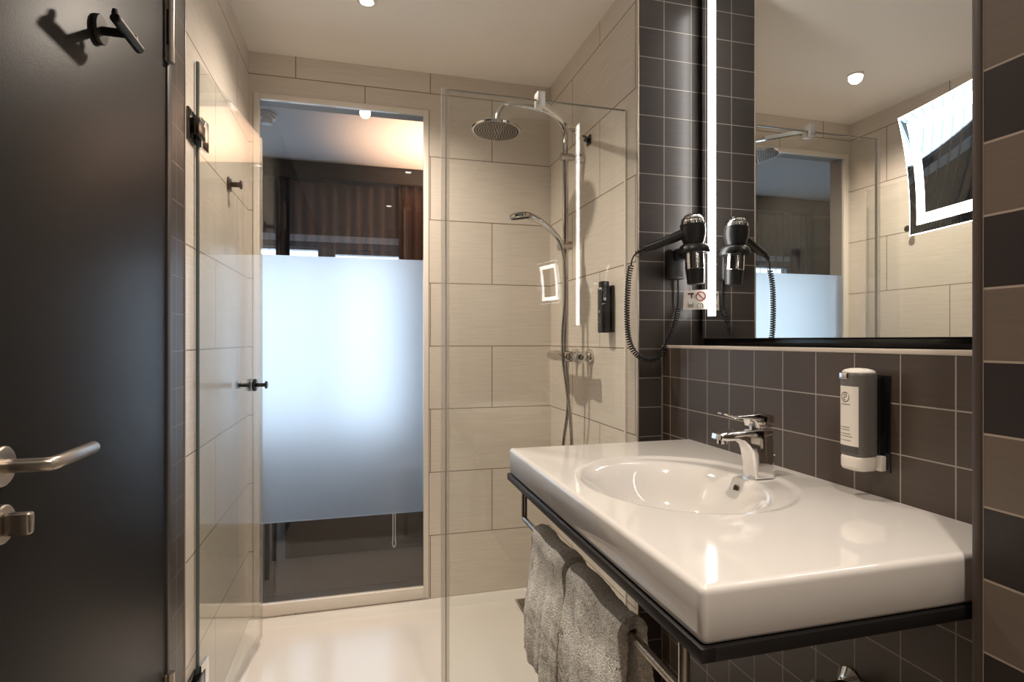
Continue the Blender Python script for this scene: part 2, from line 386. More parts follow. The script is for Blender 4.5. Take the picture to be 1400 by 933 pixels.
# ------------------------------------------------------------------ inner window between shower and bedroom
wn = bpy.data.objects.new('window_1', None); COL.objects.link(wn); wn.location = (-0.075, YB, 0.055); ORG[wn.name] = Vector((-0.075, YB, 0.055)); struct(wn)
b = MB(); f0 = 0.026; fb0 = 0.053; e = 0.0020; fy0, fy1 = YB-0.006, YB+0.020
# four mitred-looking bars with depth through the wall
b.box((WX0+e, fy0, WZ0+e), (WX0+f0, fy1, WZ1-e), 0.0015); b.box((WX1-f0, fy0, WZ0+e), (WX1-e, fy1, WZ1-e), 0.0015)
b.box((WX0+f0, fy0, WZ1-f0), (WX1-f0, fy1, WZ1-e), 0.0015); b.box((WX0+f0, fy0, WZ0+e), (WX1-f0, fy1, WZ0+fb0), 0.0015)
b.build('window_frame', M['white_frame'], wn)
b = MB(); ly0, ly1 = YB+0.0205, YW-0.001
b.box((WX0+e, ly0, WZ0+0.0405), (WX0+0.012, ly1, WZ1-0.0125)); b.box((WX1-0.012, ly0, WZ0+0.0405), (WX1-e, ly1, WZ1-0.0125)); b.box((WX0+e, ly0, WZ1-0.012), (WX1-e, ly1, WZ1-e))
b.build('reveal_lining', simple('reveal_paint', (0.30, 0.28, 0.26), 0.6), wn, smooth=False)
lab(MB().box((WX0+e, ly0, WZ0+e), (WX1-e, ly1, WZ0+0.040)).build('sill', M['bed_dark2'], wn, smooth=False), 'dark sill behind the glass')
gx0, gx1, gy = WX0+f0+0.0005, WX1-f0-0.0005, YB+0.006
FZ0, FZ1 = 0.437, 1.628
MB().box((gx0, gy, FZ1), (gx1, gy+0.008, WZ1-f0-0.0005)).build('clear_pane', M['window_glass'], wn, smooth=False)
fb = MB(); fb.box((gx0, gy, FZ0), (gx1, gy+0.008, FZ1)); fb.bm.normal_update()
for f in fb.bm.faces: f.material_index = 0 if f.normal.y < -0.9 else 1        # etched room side, clear far side
lab(fb.build('frosted_pane', [M['frost'], M['window_glass']], wn, smooth=False), 'frosted middle band of the glass')
MB().box((gx0, gy, WZ0+fb0+0.0005), (gx1, gy+0.008, FZ0)).build('clear_pane', M['window_glass'], wn, smooth=False)

# ------------------------------------------------------------------ bedroom beyond
BX0, BX1, BY0, BY1, BZ = -2.4, 2.4, YW, 4.75, 2.60
struct(MB().box((BX0-0.1, BY0, -0.10), (BX1+0.1, BY1+0.1, 0.0)).build('floor_bedroom', M['carpet'], smooth=False))
struct(MB().box((BX0-0.1, BY0, BZ), (BX1+0.1, BY1+0.1, BZ+0.1)).build('ceiling_bedroom', M['bed_ceiling'], smooth=False))
struct(MB().box((BX0-0.1, BY0, 0), (BX0, BY1, BZ)).build('wall_bedroom_left', M['bed_wall'], smooth=False))
struct(MB().box((BX1, BY0, 0), (BX1+0.1, BY1, BZ)).build('wall_bedroom_right', M['bed_wall'], smooth=False))
b = MB(); b.box((BX0, BY0, 0), (-0.60, BY0+0.05, BZ)); b.box((1.3, BY0, 0), (BX1, BY0+0.05, BZ)); b.box((-0.60, BY0, ZC), (1.3, BY0+0.05, BZ))
struct(b.build('wall_bedroom_near', M['bed_wall'], smooth=False))
OZ0, OZ1 = 0.50, 1.985
b = MB(); y0, y1 = BY1, BY1+0.12
b.box((BX0, y0, 0), (BX1, y1, OZ0)); b.box((BX0, y0, OZ1), (BX1, y1, BZ)); b.box((BX0, y0, OZ0), (-1.9, y1, OZ1)); b.box((1.1, y0, OZ0), (BX1, y1, OZ1))
struct(b.build('wall_bedroom_window', M['bed_blind'], smooth=False))
w2 = bpy.data.objects.new('window_2', None); COL.objects.link(w2); w2.location = (-0.4, BY1, OZ0); ORG[w2.name] = Vector((-0.4, BY1, OZ0)); struct(w2)
b = MB()
b.box((-1.895, y0+0.02, OZ0+0.001), (-1.85, y1-0.02, OZ1-0.001)); b.box((1.05, y0+0.02, OZ0+0.001), (1.095, y1-0.02, OZ1-0.001))
b.box((-0.335, y0-0.01, OZ0+0.001), (-0.205, y1-0.02, OZ1-0.001)); b.box((-1.85, y0+0.02, OZ0+0.001), (-0.335, y1-0.02, OZ0+0.04)); b.box((-0.205, y0+0.02, OZ0+0.001), (1.05, y1-0.02, OZ0+0.04))
b.box((-0.205, y0+0.02, OZ1-0.04), (1.05, y1-0.02, OZ1-0.001)); b.box((-1.85, y0+0.02, OZ1-0.012), (-0.335, y1-0.02, OZ1-0.001))
b.build('window_frame', M['window_frame_dark'], w2, smooth=False)
MB().box((-1.85, y0-0.03, OZ1+0.050), (0.9, y0-0.001, OZ1+0.100)).build('blind_cassette', M['blue_strip'], w2, smooth=False)
MB().box((-1.85, y0-0.012, OZ1+0.001), (0.9, y0-0.001, OZ1+0.049)).build('blind_rail', M['window_frame_dark'], w2, smooth=False)
# a warm ceiling wash from the bedside lamp on the right, out of view
pl = bpy.data.lights.new('bedside_uplight', 'SPOT'); pl.energy = 330; pl.color = (1.0, 0.60, 0.36); pl.shadow_soft_size = 0.08
pl.spot_size = math.radians(95); pl.spot_blend = 1.0
po = bpy.data.objects.new('bedside_uplight', pl); COL.objects.link(po); po.location = (0.80, 3.85, 1.45); po.rotation_euler = (PI, 0, 0)
tag(MB().box((BX0+0.05, BY1-0.26, BZ-0.125), (BX1-0.05, BY1-0.14, BZ-0.001), 0.003).build('curtain_pelmet', M['pelmet'], root=(0, BY1-0.2, BZ-0.125)), 'long dark pelmet under the bedroom ceiling above the curtains', 'pelmet')
def wave_curtain(name, x0, x1, yc, lam, amp, m, label, zt, zb=0.02, irr=0.3):
    n = int((x1-x0)/lam*14)+2
    rnd = [random.uniform(-irr, irr) for _ in range(int((x1-x0)/lam)+3)]
    def fn(i, j):
        x = x0+(x1-x0)*i/(n-1); z = zt+(zb-zt)*j/10; k = (x-x0)/lam
        a = rnd[int(k)]*(1-(k % 1))+rnd[int(k)+1]*(k % 1)
        return Vector((x+0.2*lam*a*j/10, yc+amp*math.sin(2*PI*k+a*1.5)*(0.55+0.05*j), z))
    o = MB().grid(n, 11, fn).build(name, m, root=((x0+x1)/2, yc, zb), angle=180)
    md = o.modifiers.new('thick', 'SOLIDIFY'); md.thickness = 0.0012
    return tag(o, label, 'curtain')
def sheet_curtain(*a, **k):
    o = wave_curtain(*a, **k); o.modifiers.clear(); return o
sheet_curtain('sheer_curtain', -1.95, 0.42, BY1-0.18, 0.088, 0.020, M['sheer'], 'pleated see-through net curtain across the bedroom window', BZ-0.127)
wave_curtain('drape', 0.285, 1.35, BY1-0.225, 0.075, 0.028, M['drape'], 'brown heavy curtain gathered at the right of the bedroom window', BZ-0.127)
wave_curtain('drape', -0.62, -0.52, BY1-0.225, 0.06, 0.02, simple('drape_dark', (0.03, 0.03, 0.035), 0.9), 'narrow dark curtain gathered at the left of the bedroom window', BZ-0.127)
# bed
bd = thing('bed', (0.3, 3.9, 0), 'dark low bed in the bedroom, its black base seen under the frosted glass', 'bed')
b = MB(); b.box((-0.42, 3.42, 0.005), (1.75, 4.42, 0.29), 0.006); b.build('bed_base', M['bed_dark'], bd)
b = MB(); b.box((-0.43, 3.40, 0.292), (1.76, 4.43, 0.50), 0.05, 4); b.build('bedspread', M['linen'], bd)
# small side table leg seen at the left of the pane
st = thing('side_table', (-0.60, 3.42, 0), 'black thin-legged side table at the left behind the clear lower glass', 'table')
for sx in (-0.74, -0.475):
    for sy in (3.16, 3.42):
        MB().box((sx-0.011, sy-0.011, 0.002), (sx+0.011, sy+0.011, 0.44), 0.002).build('leg', M['black_metal'], st)
MB().box((-0.76, 3.14, 0.441), (-0.455, 3.44, 0.462), 0.003).build('table_top', M['bed_dark'], st)
# white cord loop
cx, cy = 0.158, 2.87
b = MB(); pts = [(cx-0.006, cy, 0.62), (cx-0.0055, cy, 0.28), (cx-0.008, cy, 0.235), (cx, cy, 0.212), (cx+0.008, cy, 0.235), (cx+0.0055, cy, 0.28), (cx+0.006, cy, 0.62)]
b.tube(smooth_path(pts, 10), 0.0028, 10); b.tube([(cx-0.02, cy, 0.622), (cx+0.02, cy, 0.622), (0.33, 2.83, 0.66), (0.345, YW+0.001, 0.66)], 0.004, 10)
tag(b.build('pull_cord', M['white_plastic'], root=(cx, cy, 0.212)), 'white looped pull cord hanging behind the lower clear glass', 'cord')
sd = thing('smoke_detector', (-0.545, 3.62, BZ), 'white round smoke detector on the bedroom ceiling', 'smoke detector')
b = MB(); b.lathe((-0.545, 3.62, BZ-0.0005), (0, 0, -1), [(0, 0.055), (0.012, 0.055), (0.014, 0.048), (0.030, 0.048), (0.032, 0.040)]); b.build('base', M['white_plastic'], sd)
b = MB(); b.lathe((-0.545, 3.62, BZ-0.033), (0, 0, -1), [(0, 0.030), (0.022, 0.032), (0.028, 0.028)]); b.build('sensor_cap', M['white_plastic'], sd)
rd = thing('radiator', (BX0+0.04, 3.9, 1.3), 'white ladder radiator on the far bedroom wall, seen only in the wall mirror', 'radiator')
for yy in (3.70, 4.10):
    b = MB(); b.box((BX0+0.03, yy-0.02, 1.30), (BX0+0.06, yy+0.02, 2.2), 0.006); b.build('upright', M['radiator'], rd)
for k in range(8):
    zz = 1.36+k*0.11; b = MB(); b.cyl((BX0+0.045, 3.71, zz), (BX0+0.045, 4.09, zz), 0.012); b.build('rung', M['radiator'], rd)

# ------------------------------------------------------------------ shower tray and drain
b = MB(); TX0, TX1, TY0, TY1 = XL+0.001, XR-0.001, 1.70, YB-0.001
def tray(i, j):
    x = TX0+(TX1-TX0)*i/80; y = TY0+(TY1-TY0)*j/60
    d = min(x-TX0, TX1-x, TY1-y); rim = 1-ss(0.030, 0.048, d)
    slope = -0.006*ss(-0.4, 0.75, x)
    return Vector((x, y, 0.0+slope*(1-rim)+rim*0.022))
b.grid(81, 61, tray)
b.box((TX0, TY0, -0.019), (TX1, TY1, -0.010))
tag(b.build('shower_tray', M['tray'], root=(0.2, 2.2, -0.019), angle=60), 'white shower floor tray with a raised rim in front of the frosted window', 'shower tray')
dn = thing('floor_drain', (0.79, 2.40, -0.005), 'brown-grey metal drain cover sunk in the white shower floor beside the towels', 'drain')
MB().box((0.715, 2.02, -0.0046), (0.862, 2.615, -0.0002), 0.0015).build('channel_frame', M['rail_steel'], dn)
lab(MB().box((0.726, 2.031, 0.0), (0.851, 2.604, 0.0025), 0.001).build('cover', simple('drain_cover', (0.16, 0.125, 0.09), 0.35, 0.6), dn), 'brushed cover plate')

# ------------------------------------------------------------------ fixed glass screen, seal, stabiliser
GY0, GY1, GZ0, GZ1, GX0 = 1.832, 1.840, 0.03, 2.072, 0.266
sc = thing('shower_screen', (0.6, 1.836, 0.03), 'fixed clear glass shower screen standing behind the washbasin', 'shower screen')
MB().box((GX0, GY0, GZ0), (XR-0.0055, GY1, GZ1-0.003)).build('glass', M['glass'], sc, smooth=False)
b = MB(); b.box((GX0, GY0, GZ1-0.003), (XR-0.0055, GY1, GZ1)); b.box((GX0-0.0002, GY0, GZ0), (GX0+0.003, GY1, GZ1-0.003)); b.build('ground_edge', M['panel_edge'], sc, smooth=False)
b = MB(); b.box((GX0-0.014, GY0-0.003, GZ0), (GX0-0.0005, GY1+0.003, GZ1), 0.001); b.box((GX0, GY0-0.0028, GZ0), (GX0+0.012, GY0-0.0003, GZ1))
b.build('edge_seal', M['seal'], sc)
MB().box((XR-0.0052, GY0-0.002, GZ0), (XR-0.0004, GY1+0.002, GZ1)).build('wall_profile', M['white_frame'], sc)
MB().box((GX0, GY0-0.001, 0.0225), (XR-0.0055, GY1+0.001, 0.0298)).build('bottom_seal', M['seal'], sc, smooth=False)
sb = thing('stabilizer_bar', (0.59, 1.836, 2.06), 'chrome brace bar running from the glass screen top to the shower wall', 'bar')
b = MB(); b.box((0.578, GY0-0.010, 2.050), (0.606, GY0-0.0003, 2.098), 0.002); b.box((0.578, GY1+0.0003, 2.050), (0.606, GY1+0.022, 2.098), 0.002); b.box((0.579, GY0-0.0090, 2.0730), (0.605, GY1+0.021, 2.0970), 0.001)
b.build('glass_clamp', M['satin'], sb)
p0, p1 = Vector((0.598, GY1+0.018, 2.078)), Vector((XR-0.010, 2.170, 2.078)); dv = (p1-p0).normalized(); sv = Vector((-dv.y, dv.x, 0))
b = MB(); b.prism([(-0.0075, -0.0075), (0.0075, -0.0075), (0.0075, 0.0075), (-0.0075, 0.0075)], lambda u, v, d: p0+dv*d+sv*u+Vector((0, 0, v)), 0, (p1-p0).length, 0.001)
b.build('bar', M['chrome'], sb)
b = MB(); b.box((XR-0.006, 2.150, 2.058), (XR-0.0003, 2.190, 2.098), 0.002); b.cyl((XR-0.024, 2.158, 2.078), (XR-0.005, 2.172, 2.078), 0.011)
b.build('wall_flange', M['gun_metal'], sb)

# ------------------------------------------------------------------ hinged glass door, folded back against the left wall
h0, h1 = Vector((-0.4700, 1.850, 0)), Vector((-0.3985, 2.497, 0)); dd = (h1-h0); DL = dd.length; dd.normalize(); dn_ = Vector((dd.y, -dd.x, 0))
def gpl(u, v, d): return h0+dd*u+Vector((0, 0, v))+dn_*d
gd = thing('shower_door', (h0.x, h0.y, 0.03), 'clear glass shower door swung open against the cream tiled wall', 'shower door')
b = MB(); b.prism([(0.008, 0.045), (DL, 0.045), (DL, 2.076), (0.008, 2.076)], gpl, -0.004, 0.004)
b.build('glass', M['glass'], gd, smooth=False)
b = MB(); b.prism([(0.0, 0.045), (0.0078, 0.045), (0.0078, 2.076), (0.0, 2.076)], gpl, -0.004, 0.004); b.build('ground_edge', M['glass_edge'], gd, smooth=False)
b = MB(); b.prism([(0.01, 0.030), (DL, 0.030), (DL, 0.0448), (0.01, 0.0448)], gpl, -0.006, 0.006); b.build('bottom_seal', M['seal'], gd, smooth=False)
b = MB(); b.prism([(DL+0.0002, 0.045), (DL+0.004, 0.045), (DL+0.004, 2.076), (DL+0.0002, 2.076)], gpl, -0.005, 0.005); b.build('edge_seal', M['seal'], gd, smooth=False)
for hz in (1.868, 0.235):
    b = MB()
    b.box((XL+0.0005, 1.772, hz-0.045), (XL+0.006, 1.842, hz+0.045), 0.001)
    b.box((XL+0.0055, 1.800, hz-0.024), (XL+0.024, 1.860, hz+0.024), 0.002)
    hg = b.build('hinge', M['gun_metal'], gd)
    b = MB(); b.prism([(0.004, hz-0.045), (0.062, hz-0.045), (0.062, hz+0.045), (0.004, hz+0.045)], gpl, 0.0045, 0.0105, 0.001)
    b.build('clamp_plate', M['chrome'], hg)
    b = MB(); b.prism([(0.018, hz-0.022), (0.030, hz-0.022), (0.030, hz+0.022), (0.018, hz+0.022)], gpl, 0.0107, 0.0125, 0.0005)
    b.build('cover_strip', M['gun_metal'], hg)
ku = 0.535; kb = gpl(ku, 1.074, 0)
b = MB()
b.lathe(kb, dn_, [(0.0045, 0.024), (0.014, 0.024), (0.0155, 0.022)])
b.lathe(kb, -dn_, [(0.0045, 0.024), (0.014, 0.024), (0.0155, 0.022)])
for sgn in (1, -1):
    b.lathe(kb, dn_*sgn, [(0.0150, 0.0075), (0.049, 0.0075), (0.0492, 0.015), (0.0545, 0.015), (0.0555, 0.013)])
b.build('door_knob', M['black_gloss'], gd)

# ------------------------------------------------------------------ robe hook on the cream wall
rh = thing('robe_hook', (XL, 2.285, 1.828), 'small black peg hook on the cream left wall, seen through the glass door', 'hook')
MB().box((XL+0.0004, 2.262, 1.804), (XL+0.009, 2.310, 1.852), 0.005, 3).build('rosette', M['black_metal'], rh)
b = MB(); b.lathe((XL+0.008, 2.286, 1.828), (1, 0, 0), [(0, 0.0095), (0.033, 0.0095), (0.0332, 0.016), (0.038, 0.016), (0.039, 0.014)]); b.build('peg', M['black_metal'], rh)

# ------------------------------------------------------------------ shower column
RX, RY = 0.8316, 2.2337
col = thing('shower_column', (RX, RY, 1.18), 'chrome shower column with round overhead rose and wall mixer', 'shower')
arm = smooth_path([(RX, RY, 2.08), (RX, RY, 2.115), (RX-0.012, RY, 2.152), (RX-0.045, RY, 2.188), (0.735, RY, 2.207), (0.66, RY, 2.215), (0.595, RY, 2.218), (0.562, RY, 2.211), (0.542, RY, 2.186), (0.535, RY, 2.15), (0.533, RY, 2.128)], 8)
b = MB(); b.tube(arm, [0.0122-0.0022*min(1, k/24) for k in range(len(arm))], 18); b.build('arm', M['chrome_shower'], col)
b = MB(); b.cyl((RX, RY, 1.19), (RX, RY, 2.081), 0.0122); b.build('riser', M['chrome_shower'], col)
b = MB(); b.cyl((RX-0.022, RY, 2.022), (RX+0.030, RY, 2.022), 0.0165); b.cyl((RX+0.030, RY, 2.022), (XR-0.012, RY, 2.022), 0.011); b.cyl((XR-0.030, RY, 2.022), (XR-0.0004, RY, 2.022), 0.021)
b.build('wall_bracket', M['chrome_shower'], col)
ax = Vector((0.05, 0.03, 1)).normalized(); hc = Vector((0.532, RY, 2.107))
b = MB(); b.lathe(hc, ax, [(-0.004, 0.099), (0.002, 0.1015), (0.006, 0.099), (0.009, 0.05), (0.018, 0.018), (0.024, 0.014)], 48)
ro = b.build('overhead_rose', M['chrome_shower'], col)
def spray_plate(base, axis, R, h, rings, mname):
    r, u, n = Vector(axis).orthogonal().normalized(), None, Vector(axis).normalized(); u = n.cross(r)
    q = MB(); q.lathe(base, n, [(h, R), (h-0.0012, R*0.99)], 40, 0)
    for k in range(rings):
        rr = R*(k+0.5)/rings; cnt = max(1, int(2*PI*rr/(R/rings)*0.95))
        for t in range(cnt):
            a = 2*PI*t/cnt+k*0.4; c = Vector(base)+n*(h-0.001)+(r*math.cos(a)+u*math.sin(a))*rr
            q.lathe(c, -n, [(0, 0.0036), (0.0022, 0.0028), (0.003, 0.001)], 7, 1)
    return q
spray_plate(hc, ax, 0.093, -0.0042, 9, 'x').build('spray_plate', [M['grille'], M['nozzle']], ro)
# mixer
MX, MZ = 0.832, 1.182
b = MB(); b.lathe((MX, 2.145, MZ), (0, 1, 0), [(0, 0.021), (0.005, 0.0225), (0.165, 0.0225), (0.17, 0.021)]); b.cyl((RX, RY, MZ), (RX, RY, 1.215), 0.0135)
b.cyl((MX, 2.215, MZ-0.045), (MX, 2.215, MZ-0.015), 0.0095)
mxr = b.build('mixer_body', M['chrome_shower'], col)
for (ya, yb_, nm) in ((2.3165, 2.430, 'flow_knob'), (2.060, 2.1435, 'temperature_knob')):
    n = 40; b = MB()
    L_ = yb_-ya
    def kfn(i, j, ya=ya, L_=L_):
        prof = [(0, 0.012), (0.001, 0.0200), (0.08, 0.0225), (0.5, 0.0215), (0.92, 0.0205), (0.985, 0.018), (1, 0.010)][j]
        rr = prof[1]*(1+(0.025*math.cos(10*2*PI*i/n) if 0 < j < 6 else 0)); a = 2*PI*i/n
        return Vector((MX+rr*math.cos(a), ya+L_*prof[0], MZ+rr*math.sin(a)))
    b.grid(n, 7, kfn, closeu=True)
    b.build(nm, M['chrome_shower'], mxr)
b = MB(); b.tube(smooth_path([(MX-0.020, 2.33, MZ+0.004), (MX-0.030, 2.30, MZ+0.006), (MX-0.034, 2.24, MZ+0.001), (MX-0.030, 2.19, MZ-0.004)], 6), [0.004+0.008*math.sin(PI*min(1, k/18+0.12)) for k in range(19)], 14)
b.build('selector_lever', M['chrome_shower'], mxr)
for yy in (2.155, 2.305):
    b = MB(); b.cyl((MX+0.010, yy, MZ), (XR-0.016, yy, MZ), 0.013, mi=0); b.lathe((XR-0.0004, yy, MZ), (-1, 0, 0), [(0, 0.030), (0.010, 0.030), (0.020, 0.022), (0.022, 0.016)]); b.build('wall_union', M['chrome_shower'], mxr)
# slider that carries the hand shower
b = MB(); b.cyl((RX-0.030, RY-0.004, 1.642), (RX+0.026, RY+0.006, 1.650), 0.0185); b.cyl((RX, RY, 1.622), (RX, RY, 1.668), 0.0145)
lab(b.build('slider', M['brushed'], col), 'satin slider clamp on the riser')
hs = thing('hand_shower', (0.80, RY-0.02, 1.655), 'chrome hand shower held in the slider, its hose hanging down', 'hand shower')
hpts = smooth_path([(0.812, RY-0.016, 1.632), (0.795, RY-0.016, 1.672), (0.762, RY-0.018, 1.706), (0.725, RY-0.02, 1.735), (0.690, RY-0.02, 1.752), (0.665, RY-0.02, 1.760)], 8)
nn = len(hpts); b = MB(); b.tube(hpts, [0.0098+0.0050*(k/(nn-1)) for k in range(nn)], 18); b.build('handle', M['chrome_shower'], hs)
hax = Vector((-0.16, -0.10, 1)).normalized(); hcn = Vector((0.628, RY-0.02, 1.760))
b = MB(); b.lathe(hcn, hax, [(-0.010, 0.046), (-0.006, 0.0495), (0.002, 0.0495), (0.008, 0.042), (0.013, 0.020), (0.014, 0.002)], 40); hh = b.build('head', M['chrome_shower'], hs)
spray_plate(hcn, hax, 0.042, -0.0102, 4, 'x').build('spray_plate', [M['grille'], M['nozzle']], hh)
hose = smooth_path([(0.812, RY-0.016, 1.630), (0.818, RY-0.03, 1.56), (0.814, RY-0.045, 1.42), (0.801, RY-0.05, 1.28), (0.800, RY-0.06, 1.17), (0.818, RY-0.055, 1.05), (0.842, RY-0.03, 0.93), (0.858, RY-0.005, 0.80), (0.855, RY, 0.68), (0.835, RY, 0.63), (0.818, RY, 0.68), (0.822, RY-0.005, 0.82), (0.838, RY-0.012, 0.97), (MX, 2.215, MZ-0.05), (MX, 2.215, MZ-0.044)], 14)
b = MB(); b.tube(hose, [0.0068+(0.0006 if k % 2 else 0) for k in range(len(hose))], 12); b.build('hose', M['rail_steel'], hs)

# ------------------------------------------------------------------ liquid dispensers
def superell(a, c, n=40, p=3.0):
    out = []
    for k in range(n):
        t = 2*PI*k/n; ct, st_ = math.cos(t), math.sin(t)
        out.append((a*math.copysign(abs(ct)**(2/p), ct), c*math.copysign(abs(st_)**(2/p), st_)))
    return out
def bottle_mb(cx, cy, z0, z1, a, c, top=0.0, p=3.0):
    q = MB(); ol = superell(a, c, 44, p)
    lev = [(z0, 0.90), (z0+0.004, 0.985), (z0+0.008, 1.0), (z1-0.006, 1.0), (z1-0.002, 0.975), (z1, 0.93)]
    def fn(i, j): return Vector((cx+ol[i][0]*lev[j][1], cy+ol[i][1]*lev[j][1], lev[j][0]))
    q.grid(44, 6, fn, closeu=True)
    b2 = bmesh.new()
    for zz, k in ((z0, 0.90), (z1, 0.93)): b2.faces.new([b2.verts.new((cx+u*k, cy+v*k, zz)) for u, v in ol])
    q._take(b2)
    return q
# pale-labelled dispenser by the basin
BXc, BYc = 0.962, 0.908
dp = thing('soap_dispenser', (BXc, BYc, 1.0), 'grey wall dispenser with a pale label beside the basin tap', 'soap dispenser')
b = bottle_mb(BXc, BYc, 1.020, 1.185, 0.027, 0.029); b.build('bottle', M['grey_bottle'], dp)
b = MB()
ol = superell(0.0268, 0.0288, 40, 3.0)
def capfn(i, j):
    k, z = [(0.93, 1.1852), (0.90, 1.1880), (0.78, 1.1905), (0.5, 1.1930), (0.02, 1.1940)][j]
    return Vector((BXc+ol[i][0]*k, BYc+ol[i][1]*k, z))
b.grid(40, 5, capfn, closeu=True); lab(b.build('cap', M['cream_plastic'], dp), 'pale domed cap')
b = bottle_mb(BXc, BYc, 0.992, 1.0195, 0.0265, 0.0285); lab(b.build('pump_base', M['cream_plastic'], dp), 'milky push base')
MB().box((BXc-0.0285, BYc-0.002, 1.172), (BXc-0.0265, BYc+0.0195, 1.1845), 0.0008).build('chrome_tab', M['chrome'], dp)
# holder
b = MB(); b.box((XS-0.0035, BYc-0.033, 0.988), (XS-0.0004, BYc+0.033, 1.180), 0.001); b.box((BXc+0.0275, BYc-0.020, 1.022), (XS-0.003, BYc+0.020, 1.176), 0.003)
lab(b.build('holder', M['black_gloss'], dp), 'black wall holder')
b = MB(); b.box((BXc+0.026, BYc-0.026, 0.990), (XS-0.0036, BYc+0.026, 1.020), 0.002); lab(b.build('holder_foot', M['cream_plastic'], dp), 'milky foot of the holder')
lx_ = BXc-0.0274
def on_front(y, z, t=0.0): # front face of the bottle follows the superellipse
    v = (y-BYc)/0.029; v = max(-0.999, min(0.999, v)); return BXc-0.027*(1-abs(v)**3)**(1/3)-0.0004-t
def label_patch(q, y0, y1, z0, z1, t=0.0, n=12):
    q.grid(n, 2, lambda i, j: Vector((on_front(y0+(y1-y0)*i/(n-1), 0, t), y0+(y1-y0)*i/(n-1), z0+(z1-z0)*j)))
b = MB(); label_patch(b, BYc-0.0215, BYc+0.0265, 1.040, 1.158); lb = b.build('label', M['label_paper'], dp)
b = MB(); label_patch(b, BYc-0.0215, BYc+0.0265, 1.026, 1.0395); b.build('label_band', M['ink'], dp)
b = MB(); cyl_ = 1.136; yc_ = BYc+0.006
for k in range(28):                     # ring emblem with an S-like stroke
    a0, a1 = 2*PI*k/28, 2*PI*(k+1)/28; r0, r1 = 0.0085, 0.0102
    if 9 < k < 13: r0 = 0.0094
    q = bmesh.new(); vs = []
    for a, r in ((a0, r0), (a1, r0), (a1, r1), (a0, r1)):
        y = yc_+r*math.cos(a); vs.append(q.verts.new((on_front(y, 0, 0.0003), y, cyl_+r*math.sin(a))))
    q.faces.new(vs); b._take(q)
sp_ = [(yc_+0.0034*math.cos(t), cyl_+0.0028+0.0030*math.sin(t)) for t in [0.2+i*0.5 for i in range(8)]]+[(yc_-0.0034*math.cos(t), cyl_-0.0028+0.0030*math.sin(PI-t)) for t in []]
sp_ += [(yc_+0.0034*math.cos(t), cyl_-0.0028+0.0030*math.sin(t)) for t in [1.6-i*0.5 for i in range(8)]]
b.tube([(on_front(y, 0, 0.0002), y, z) for y, z in sp_], 0.0006, 6)
b.build('emblem', M['ink'], lb)
b = MB(); label_patch(b, BYc-0.006, BYc+0.016, 1.1205, 1.1225, 0.0003, 6); b.build('caption', M['ink_soft'], lb)
b = MB()
for z, w in ((1.076, .018), (1.071, .018), (1.063, .020), (1.058, .024), (1.050, .021)):
    label_patch(b, BYc+0.019-0.005, BYc+0.019, z-0.0009, z+0.0009, 0.0003, 4); label_patch(b, BYc+0.019-0.006-w, BYc+0.019-0.007, z-0.0009, z+0.0009, 0.0003, 6)
b.build('small_print', M['ink_soft'], lb)
# black dispenser in the shower
CX, CY = 0.884, 1.958
d2 = thing('soap_dispenser', (CX, CY, 1.277), 'glossy black wall dispenser on the cream tiles inside the shower', 'soap dispenser')
bottle_mb(CX, CY, 1.277, 1.447, 0.0195, 0.0265, p=3.5).build('bottle', M['black_gloss'], d2)
bottle_mb(CX-0.001, CY, 1.4475, 1.470, 0.0175, 0.0235, p=2.6).build('cap', M['black_gloss'], d2)
MB().box((CX-0.0205, CY-0.020, 1.440), (CX-0.0185, CY+0.016, 1.4465), 0.0006).build('collar', M['chrome'], d2)
MB().box((CX+0.0198, CY-0.028, 1.279), (XR-0.0004, CY+0.028, 1.455), 0.002).build('holder', M['black_plastic'], d2)
b = MB(); x_ = CX-0.0198
b.box((x_-0.0004, CY-0.006, 1.352), (x_+0.0004, CY+0.004, 1.362)); b.box((x_-0.0004, CY-0.014, 1.318), (x_+0.0004, CY+0.012, 1.3195)); b.box((x_-0.0004, CY-0.010, 1.328), (x_+0.0004, CY-0.006, 1.334))
b.build('print', M['ink_soft'], d2)

# ------------------------------------------------------------------ washbasin
SX0, SX1, SY0, SY1, SZ = 0.4165, XS-0.0008, 0.6235, 1.590, 0.935; TH = 0.074
wb = thing('washbasin', (0.71, 1.1, SZ-TH), 'large white ceramic washbasin with an oval bowl under the wall mirror', 'washbasin')
def topz(x, y):
    e1 = math.sqrt(((x-0.700)/0.232)**2+((y-1.130)/0.258)**2)
    d1 = 0.006*(1-ss(0.93, 1.0, e1))
    e2 = math.sqrt(((x-0.670)/0.196)**2+((y-1.130)/0.236)**2)
    bowl = 0.105*(1-ss(0.0, 1.0, e2)**0.75) if e2 < 1 else 0.0
    k = 1-ss(0.88, 1.02, e2)
    prof = 0.0
    if e2 < 1.02: prof = 0.110*(1-ss(0.50, 1.02, e2)**1.0*0.92-0.08*min(1, e2/0.5)**2)*1.0
    prof = max(0.0, prof) * (1 if e2 < 1.02 else 0)
    # tongue under the tap
    t = ss(0.836, 0.846, x)*(1-ss(0.023, 0.029, abs(y-1.120)))
    return SZ-d1-prof*(1-t)
NX, NY = 118, 190
rE = 0.010
b = MB()
def bx(i): return SX0+rE+(SX1-SX0-rE)*i/(NX-1)
def by(j): return SY0+rE+(SY1-SY0-2*rE)*j/(NY-1)
bm = bmesh.new()
V = [[bm.verts.new((bx(i), by(j), topz(bx(i), by(j)))) for j in range(NY)] for i in range(NX)]
for i in range(NX-1):
    for j in range(NY-1): bm.faces.new((V[i][j], V[i+1][j], V[i+1][j+1], V[i][j+1]))
